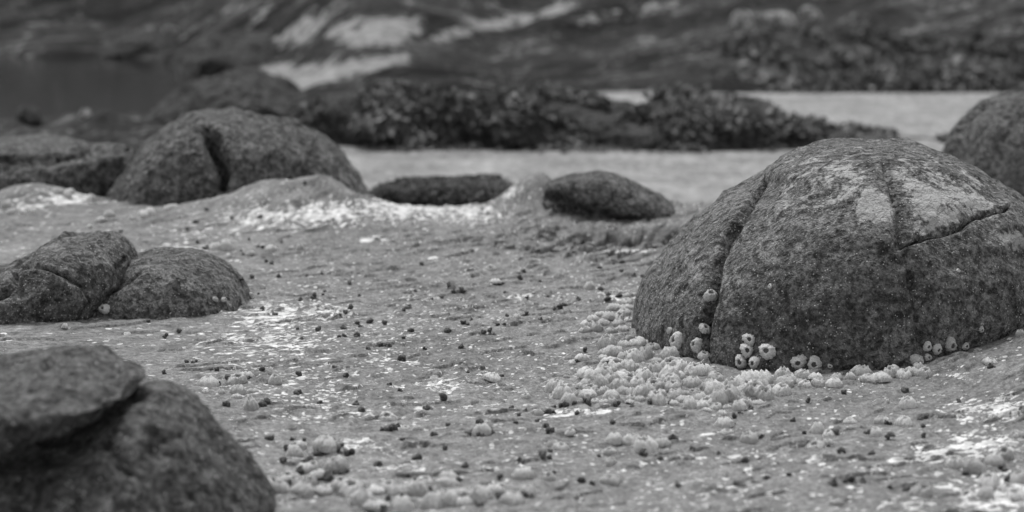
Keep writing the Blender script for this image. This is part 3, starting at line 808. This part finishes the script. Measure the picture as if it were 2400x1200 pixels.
ORD = ['first', 'second', 'third', 'fourth', 'fifth', 'sixth', 'seventh', 'eighth', 'ninth', 'tenth', 'eleventh', 'twelfth', 'thirteenth', 'fourteenth', 'fifteenth', 'sixteenth', 'seventeenth', 'eighteenth', 'nineteenth', 'twentieth',
       'twenty-first', 'twenty-second', 'twenty-third', 'twenty-fourth', 'twenty-fifth', 'twenty-sixth', 'twenty-seventh', 'twenty-eighth', 'twenty-ninth', 'thirtieth', 'thirty-first', 'thirty-second', 'thirty-third', 'thirty-fourth', 'thirty-fifth', 'thirty-sixth',
       'thirty-seventh', 'thirty-eighth', 'thirty-ninth', 'fortieth', 'forty-first', 'forty-second', 'forty-third', 'forty-fourth', 'forty-fifth']

def place_barnacle(px, py, w, label, group, idx=None, normal_mix=None):
    c = cast(px, py)
    if c is None: return None
    hit, n, dist, nm = c
    rad = w * dist / F / 2 * (1.12 if py > 1040 else 0.94)
    me, mo, hg = BARN[random.randrange(len(BARN)) if idx is None else idx]
    if nm == 'ground':
        up = (Vector((0, 0, 1)) + n * 0.35 + Vector((random.gauss(0, .26), random.gauss(0, .26), 0))).normalized()
    else:
        up = (n + Vector((random.gauss(0, .12), random.gauss(0, .12), random.gauss(0, .12)))).normalized()
    root = empty('barnacle', hit - up * rad * 0.05)
    root.rotation_mode = 'QUATERNION'
    root.rotation_quaternion = up.to_track_quat('Z', 'Y') @ Quaternion((0, 0, 1), random.uniform(0, 6.28))
    s = rad
    q = 0.2 if nm == 'ground' else 0.08
    root.scale = (s * random.uniform(1 - q, 1 + q), s * random.uniform(1 - q, 1 + q), s * random.uniform(.95 - 1.5 * q, 1 + 1.5 * q))
    obj('shell', me, root); obj('operculum', mo, root)
    tag(root, label, 'barnacle', group)
    return root

def place_snail(px, py, size, label, group):
    c = cast(px, py)
    if c is None: return None
    hit, n, dist, nm = c
    o = obj('snail', SNAIL[random.randrange(len(SNAIL))])
    o.rotation_euler = (random.gauss(0, .7), random.gauss(0, .7), random.uniform(0, 6.28))
    o.scale = (size * random.uniform(.9, 1.1),) * 3
    o.location = hit + n * size * 0.30
    tag(o, label, 'snail', group)
    return o

# barnacles fixed to the big boulder, each one described
FACE = [(1665, 695, 32, 'pale barnacle lodged high in the vertical crack of the big boulder'),
        (1652, 771, 29, 'pale barnacle lodged in the crack of the big boulder, below the highest one'),
        (1587, 800, 42, 'wide pale barnacle on the big boulder face, left of the crack'),
        (1571, 775, 17, 'tiny barnacle just above the wide pale one left of the crack'),
        (1634, 810, 31, 'ribbed barnacle at the foot of the crack in the big boulder'),
        (1650, 835, 32, 'round barnacle lowest beside the crack foot of the big boulder'),
        (1755, 797, 31, 'topmost barnacle of the column of three on the big boulder'),
        (1750, 822, 33, 'middle barnacle of the column of three on the big boulder'),
        (1737, 848, 30, 'lowest barnacle at the column of three on the big boulder'),
        (1769, 849, 27, 'small round barnacle between the column of three and the open barnacle'),
        (1800, 824, 40, 'large barnacle with a wide open mouth on the big boulder'),
        (1873, 848, 38, 'striped barnacle, left of the touching two on the big boulder'),
        (1910, 851, 34, 'pale barnacle, right of the touching two on the big boulder'),
        (1945, 858, 12, 'speck of a barnacle right of the touching two on the big boulder'),
        (1805, 671, 11, 'lone tiny barnacle in the middle of the big boulder face'),
        (2322, 515, 13, 'tiny bright barnacle under the overhanging edge of the big boulder'),
        (2246, 634, 11, 'tiny bright barnacle on the dark right face of the big boulder'),
        (2300, 772, 15, 'small barnacle near the right foot of the big boulder'),
        (2147, 845, 34, 'grey barnacle where the big boulder meets rock, right of the barnacle row'),
        (2173, 812, 23, 'left one of two small barnacles low on the right of the big boulder'),
        (2195, 818, 25, 'right one of two small barnacles low on the right of the big boulder'),
        (2227, 807, 32, 'broad barnacle low on the right foot of the big boulder'),
        (2175, 838, 20, 'little barnacle under the two small ones low on the big boulder')]
for x, y, w, lab in FACE: place_barnacle(x, y, w, lab, 'barnacles on the big boulder')

BL = [(1155, 888, 38), (910, 983, 42), (1130, 1016, 38), (950, 1004, 22), (978, 1007, 20), (1363, 846, 40), (1340, 852, 18), (1327, 885, 16), (1233, 932, 18), (1263, 972, 20), (1337, 1015, 22), (1300, 1048, 26), (1313, 1052, 30), (1440, 1036, 50), (1483, 1042, 45),
      (1517, 1058, 45), (1550, 1046, 35), (1430, 1062, 24), (1223, 1120, 46), (1287, 1124, 30), (1430, 1130, 42), (997, 1130, 34), (1053, 1120, 34), (1048, 1138, 40), (1178, 1137, 16), (1433, 1088, 24), (820, 1150, 50), (883, 1155, 50), (933, 1160, 46), (980, 1158, 46),
      (883, 1192, 52), (943, 1196, 54), (1047, 1182, 50), (1087, 1184, 48), (1130, 1170, 46), (1200, 1178, 54), (1237, 1162, 36), (1160, 1152, 34), (850, 1180, 46), (1010, 1192, 50), (910, 1140, 36), (795, 1146, 36), (1070, 1160, 40), (697, 1055, 42), (690, 1070, 34), (763, 1050, 50),
      (733, 1095, 34), (715, 1102, 34), (790, 1100, 44), (670, 1130, 36), (640, 1132, 34), (700, 1140, 30), (730, 1135, 28), (660, 1152, 40), (710, 1156, 40), (760, 1152, 40), (745, 1120, 30), (625, 1142, 30), (690, 1120, 28), (490, 903, 45), (555, 893, 48), (578, 885, 40),
      (644, 897, 32), (559, 922, 38), (594, 918, 22), (519, 922, 18), (555, 932, 22), (590, 957, 44), (482, 920, 18), (1150, 633, 32), (1162, 664, 30), (1382, 678, 28), (1212, 746, 20), (533, 586, 30), (633, 588, 28), (507, 586, 26), (702, 584, 20), (588, 596, 20), (237, 518, 28),
      (258, 508, 24), (210, 533, 18), (337, 508, 30), (353, 503, 28), (313, 513, 24), (408, 485, 24), (393, 490, 20), (163, 450, 28), (105, 455, 26), (133, 452, 24), (157, 462, 22), (53, 502, 16), (77, 497, 16), (25, 500, 22), (15, 485, 24), (213, 470, 22), (233, 716, 24), (247, 725, 26), (220, 735, 14), (203, 738, 18),
      (503, 702, 14), (523, 703, 14), (587, 692, 16), (152, 768, 14), (2127, 953, 42), (1992, 992, 36), (2067, 993, 42), (2120, 998, 48), (1917, 1014, 36), (1942, 1022, 34), (1913, 1050, 36), (1940, 1042, 22), (2053, 1020, 34), (1757, 1035, 46), (1698, 1000, 42), (1703, 1016, 30),
      (1780, 1025, 26), (2320, 852, 34), (2240, 1092, 34), (2285, 1106, 40), (2332, 1088, 44), (2352, 1072, 40), (2320, 1140, 50), (2362, 1152, 40), (2392, 1130, 40), (2160, 1162, 46), (1960, 1182, 26), (2310, 1165, 38), (2385, 1165, 40)]
MASS = [(1285, 938), (1305, 912), (1350, 900), (1400, 850), (1420, 812), (1470, 795), (1500, 800), (1560, 832), (1640, 868), (1700, 898), (1780, 893), (1850, 882), (1950, 878), (2060, 872), (2100, 876), (2165, 868), (2180, 878), (2060, 895), (1930, 905), (1850, 922), (1790, 945), (1740, 960), (1690, 975), (1600, 958), (1480, 950), (1400, 945), (1290, 950)]
MASS2 = [(1360, 775), (1390, 735), (1478, 705), (1482, 740), (1472, 790), (1440, 782), (1370, 788)]
def fill(poly, n, mind, wl, wh, rs):
    r = np.random.default_rng(rs); out = []
    xs = [p[0] for p in poly]; ys = [p[1] for p in poly]; t = 0
    while len(out) < n and t < 40000:
        t += 1
        x, y = r.uniform(min(xs), max(xs)), r.uniform(min(ys), max(ys))
        if not in_poly(np.array([x]), np.array([y]), poly)[0]: continue
        if any(((x - a) / mind) ** 2 + ((y - b) / (mind * .5)) ** 2 < 1 for a, b, _ in out): continue
        out.append((float(x), float(y), float(r.uniform(wl, wh))))
    return out
BL += fill(MASS, 140, 18, 20, 52, 4) + [(2262, 812, 20), (2390, 785, 22)] + fill(MASS2, 16, 22, 24, 40, 5)

def regional(items, regions, kind):
    """(item, label) for every item: the region it lies in and its place in the row from the left"""
    by = {}
    for it in items:
        best = None
        for name, x0, x1, y0_, y1 in regions:
            dx = max(x0 - it[0], 0, it[0] - x1); dy_ = max(y0_ - it[1], 0, it[1] - y1)
            if best is None or dx + dy_ < best[0]: best = (dx + dy_, name)
        by.setdefault(best[1], []).append(it)
    for name, its in by.items():
        its.sort(key=lambda q: q[0])
        for i, it in enumerate(its):
            yield it, (f'{kind} {name}, {ORD[i]} from the left' if len(its) > 1 else f'only {kind} {name}')
REG_B = [('at the far left below the layered rock', 0, 270, 400, 560), ('along the foot of the notched boulder', 270, 450, 440, 540), ('behind the split outcrop', 450, 750, 560, 640), ('at the foot of the split outcrop', 0, 620, 640, 800),
         ('just past the split boulder top', 450, 680, 860, 980), ('in the clump beside the split boulder', 600, 792, 1000, 1200), ('in the blurred heap at the bottom edge', 793, 1265, 1112, 1200), ('scattered on the open middle rock', 800, 1330, 560, 1070),
         ('in the loose group below the dense mass', 1331, 1600, 985, 1200), ('on the bare crust left of the big boulder', 1330, 1490, 660, 790), ('low in the dense mass, nearest row', 1270, 1690, 936, 985), ('in the dense mass, second row up', 1270, 1690, 914, 936),
         ('in the dense mass, third row up', 1270, 1690, 888, 914), ('in the upper dense mass by the boulder', 1330, 1690, 790, 888), ('in the row under the big boulder', 1690, 2000, 860, 985), ('in the thin row right of the boulder front', 2000, 2200, 850, 915),
         ('in the group below the boulder front', 1690, 2000, 986, 1070), ('in the group right below the boulder', 2000, 2180, 930, 1060), ('in the blurred bottom right cluster', 1900, 2400, 1060, 1200), ('beside the right foot of the boulder', 2201, 2400, 800, 930)]
for (x, y, w), lab in regional(BL, REG_B, 'pale barnacle'): place_barnacle(x, y, w, lab, 'barnacles on the rock platform')

SN = '''860,819 903,812 890,809 912,813 995,818 1083,816 946,843 811,881 1097,873 1178,883 935,917 915,903 1368,824 1353,850 1038,937 835,948 850,965 993,959 1002,960 1202,956 1233,963 1217,975 1285,967 1297,966 1355,968 1262,988 1210,992 1277,1003 1297,1013
1438,994 1047,997 1120,993 1107,1015 1153,1013 1124,1022 1133,1022 895,1009 907,1010 917,1010 933,998 1015,1021 945,1033 1042,1053 810,1065 969,1078 978,1077 1217,1078 1265,1067 1290,1075 1297,1045 1293,1060 1405,1070 1505,1067 1516,1067 1547,1078 888,1093 1092,1094 808,1107
957,1113 973,1125 1009,1127 1072,1110 1073,1128 1297,1110 1167,1121 1009,1148 1012,1168 908,1173 947,1171 847,1148 1168,1162 1230,1167 1247,1165 1130,1172 1120,1187 903,1197 1360,1130 1385,1133 1300,955 1315,953 1330,953 1347,943 1367,942 1387,940 1482,952 1528,947 1440,953 1573,948 1587,1140 1577,1030
818,667 842,695 972,683 1052,668 1063,683 1078,680 1013,703 1033,699 960,722 947,729 1215,642 1227,637 1215,654 1175,668 1182,687 1237,698 1237,704 1283,695 1268,662 1408,680 1390,674 1427,693 1450,695 1425,702 1355,703 1320,717 1300,727 1310,724 1190,743 1225,741 1238,738 1268,749 1105,750 1090,760 1098,762 1163,762 1182,762 1136,782 1145,779 1157,785 965,777 1050,780 948,793
905,760 837,758 843,767 803,770 833,787 805,788 868,755 985,621 1107,647 1460,637 1438,620 1455,617 1503,650 1403,628 682,703 705,702 730,698 738,697 755,692 763,684 617,724 617,729 640,738 648,738 337,731 348,755 383,793 423,780 437,693 607,690 563,655 720,647 753,642 593,653 653,650 637,620 622,616 620,582 602,580 563,590 568,598 590,597 487,583 658,570
280,545 443,538 358,527 483,492 437,467 693,472 620,478 715,430 758,490 613,508 547,513 457,522 463,567 585,563 782,515 699,772 707,794 742,776 797,739 806,735 837,757 802,771 795,791 803,788 834,787 845,767 440,850 451,851 462,849 497,868 510,867 382,876 616,868 704,881 782,862 704,923 540,892 586,887 514,900 645,900 609,953 618,952 630,948 525,952 836,948 849,965
825,725 752,945 631,1031 638,1032 683,1031 673,1048 673,1056 715,1033 752,1059 795,1047 788,1051 779,1053 701,1067 810,1065 661,1084 670,1082 714,1090 778,1105 798,1109 807,1110 816,1108 703,1112 679,1116 730,1120 728,1130 683,1137 638,1135 760,1128 770,1129 778,1130 788,1131 743,1107 693,1156
1890,943 1980,923 2127,918 1862,987 1888,1017 1960,1015 1942,1047 2039,1017 2077,995 2078,1030 2163,1023 2163,1002 2160,983 2170,982 1965,1063 2045,1063 1683,1063 1621,1052 1742,1082 1850,1115 1798,1123 1725,1135 2072,1110 1953,1135 1990,1130 1980,1132 2023,1128 2083,1145 2120,1148 2131,1147 2265,1113 2298,1118 2350,1100 2340,1082 2317,1158 2357,1140
1790,943 1757,957 1733,968 1725,980 1713,995 1783,1027 2322,862 2245,943 1847,930 1690,1197 1805,1197 1950,959'''
SNL = [tuple(float(q) for q in s.split(',')) for s in SN.split()]
r_ = np.random.default_rng(12)
SNL += [(float(r_.uniform(690, 1180)), float(r_.uniform(475, 540))) for _ in range(22)]
SNL = SNL[:300]
REG_S = [('below the notched boulder', 250, 560, 420, 560), ('on the far white crust', 561, 800, 420, 560), ('on the far white crust near the dip', 801, 1200, 460, 560), ('behind the split outcrop', 450, 700, 560, 640), ('right behind the split outcrop', 550, 800, 640, 675),
         ('left of the white crust patch', 300, 600, 676, 830), ('by the bright white crust patch', 601, 790, 676, 800), ('right of the white crust patch', 791, 900, 650, 830), ('on the open rock above centre', 901, 1130, 600, 830), ('between the crust and the hollow', 1131, 1260, 600, 800), ('left of the big boulder', 1261, 1520, 600, 735),
         ('on the rock centre right', 1261, 1420, 736, 900), ('just past the split boulder top', 350, 560, 830, 960), ('among pale barnacles past the split boulder', 561, 760, 830, 990), ('on streaky rock below the crust', 761, 960, 831, 1000), ('on the rock below centre', 961, 1200, 831, 1000), ('in the clump beside the split boulder', 600, 830, 1001, 1160),
         ('on rock above the blurred barnacle heap', 831, 1180, 1001, 1100), ('in the blurred barnacle heap', 831, 1280, 1105, 1200), ('under the dense barnacle mass', 1201, 1600, 930, 985), ('below the dense barnacle mass', 1181, 1600, 986, 1200), ('under the big boulder front', 1601, 1990, 915, 985),
         ('below the big boulder front', 1601, 2000, 986, 1090), ('at the blurred bottom right', 1601, 2400, 1091, 1200), ('on rock right of the boulder front', 2001, 2400, 840, 1090)]
for (x, y), lab in regional(SNL, REG_S, 'dark snail'):
    big_s = 0.0112 * (0.7 + 0.75 * random.random() ** 1.5)
    place_snail(x, y, big_s, lab, 'dark snails on the rock platform')
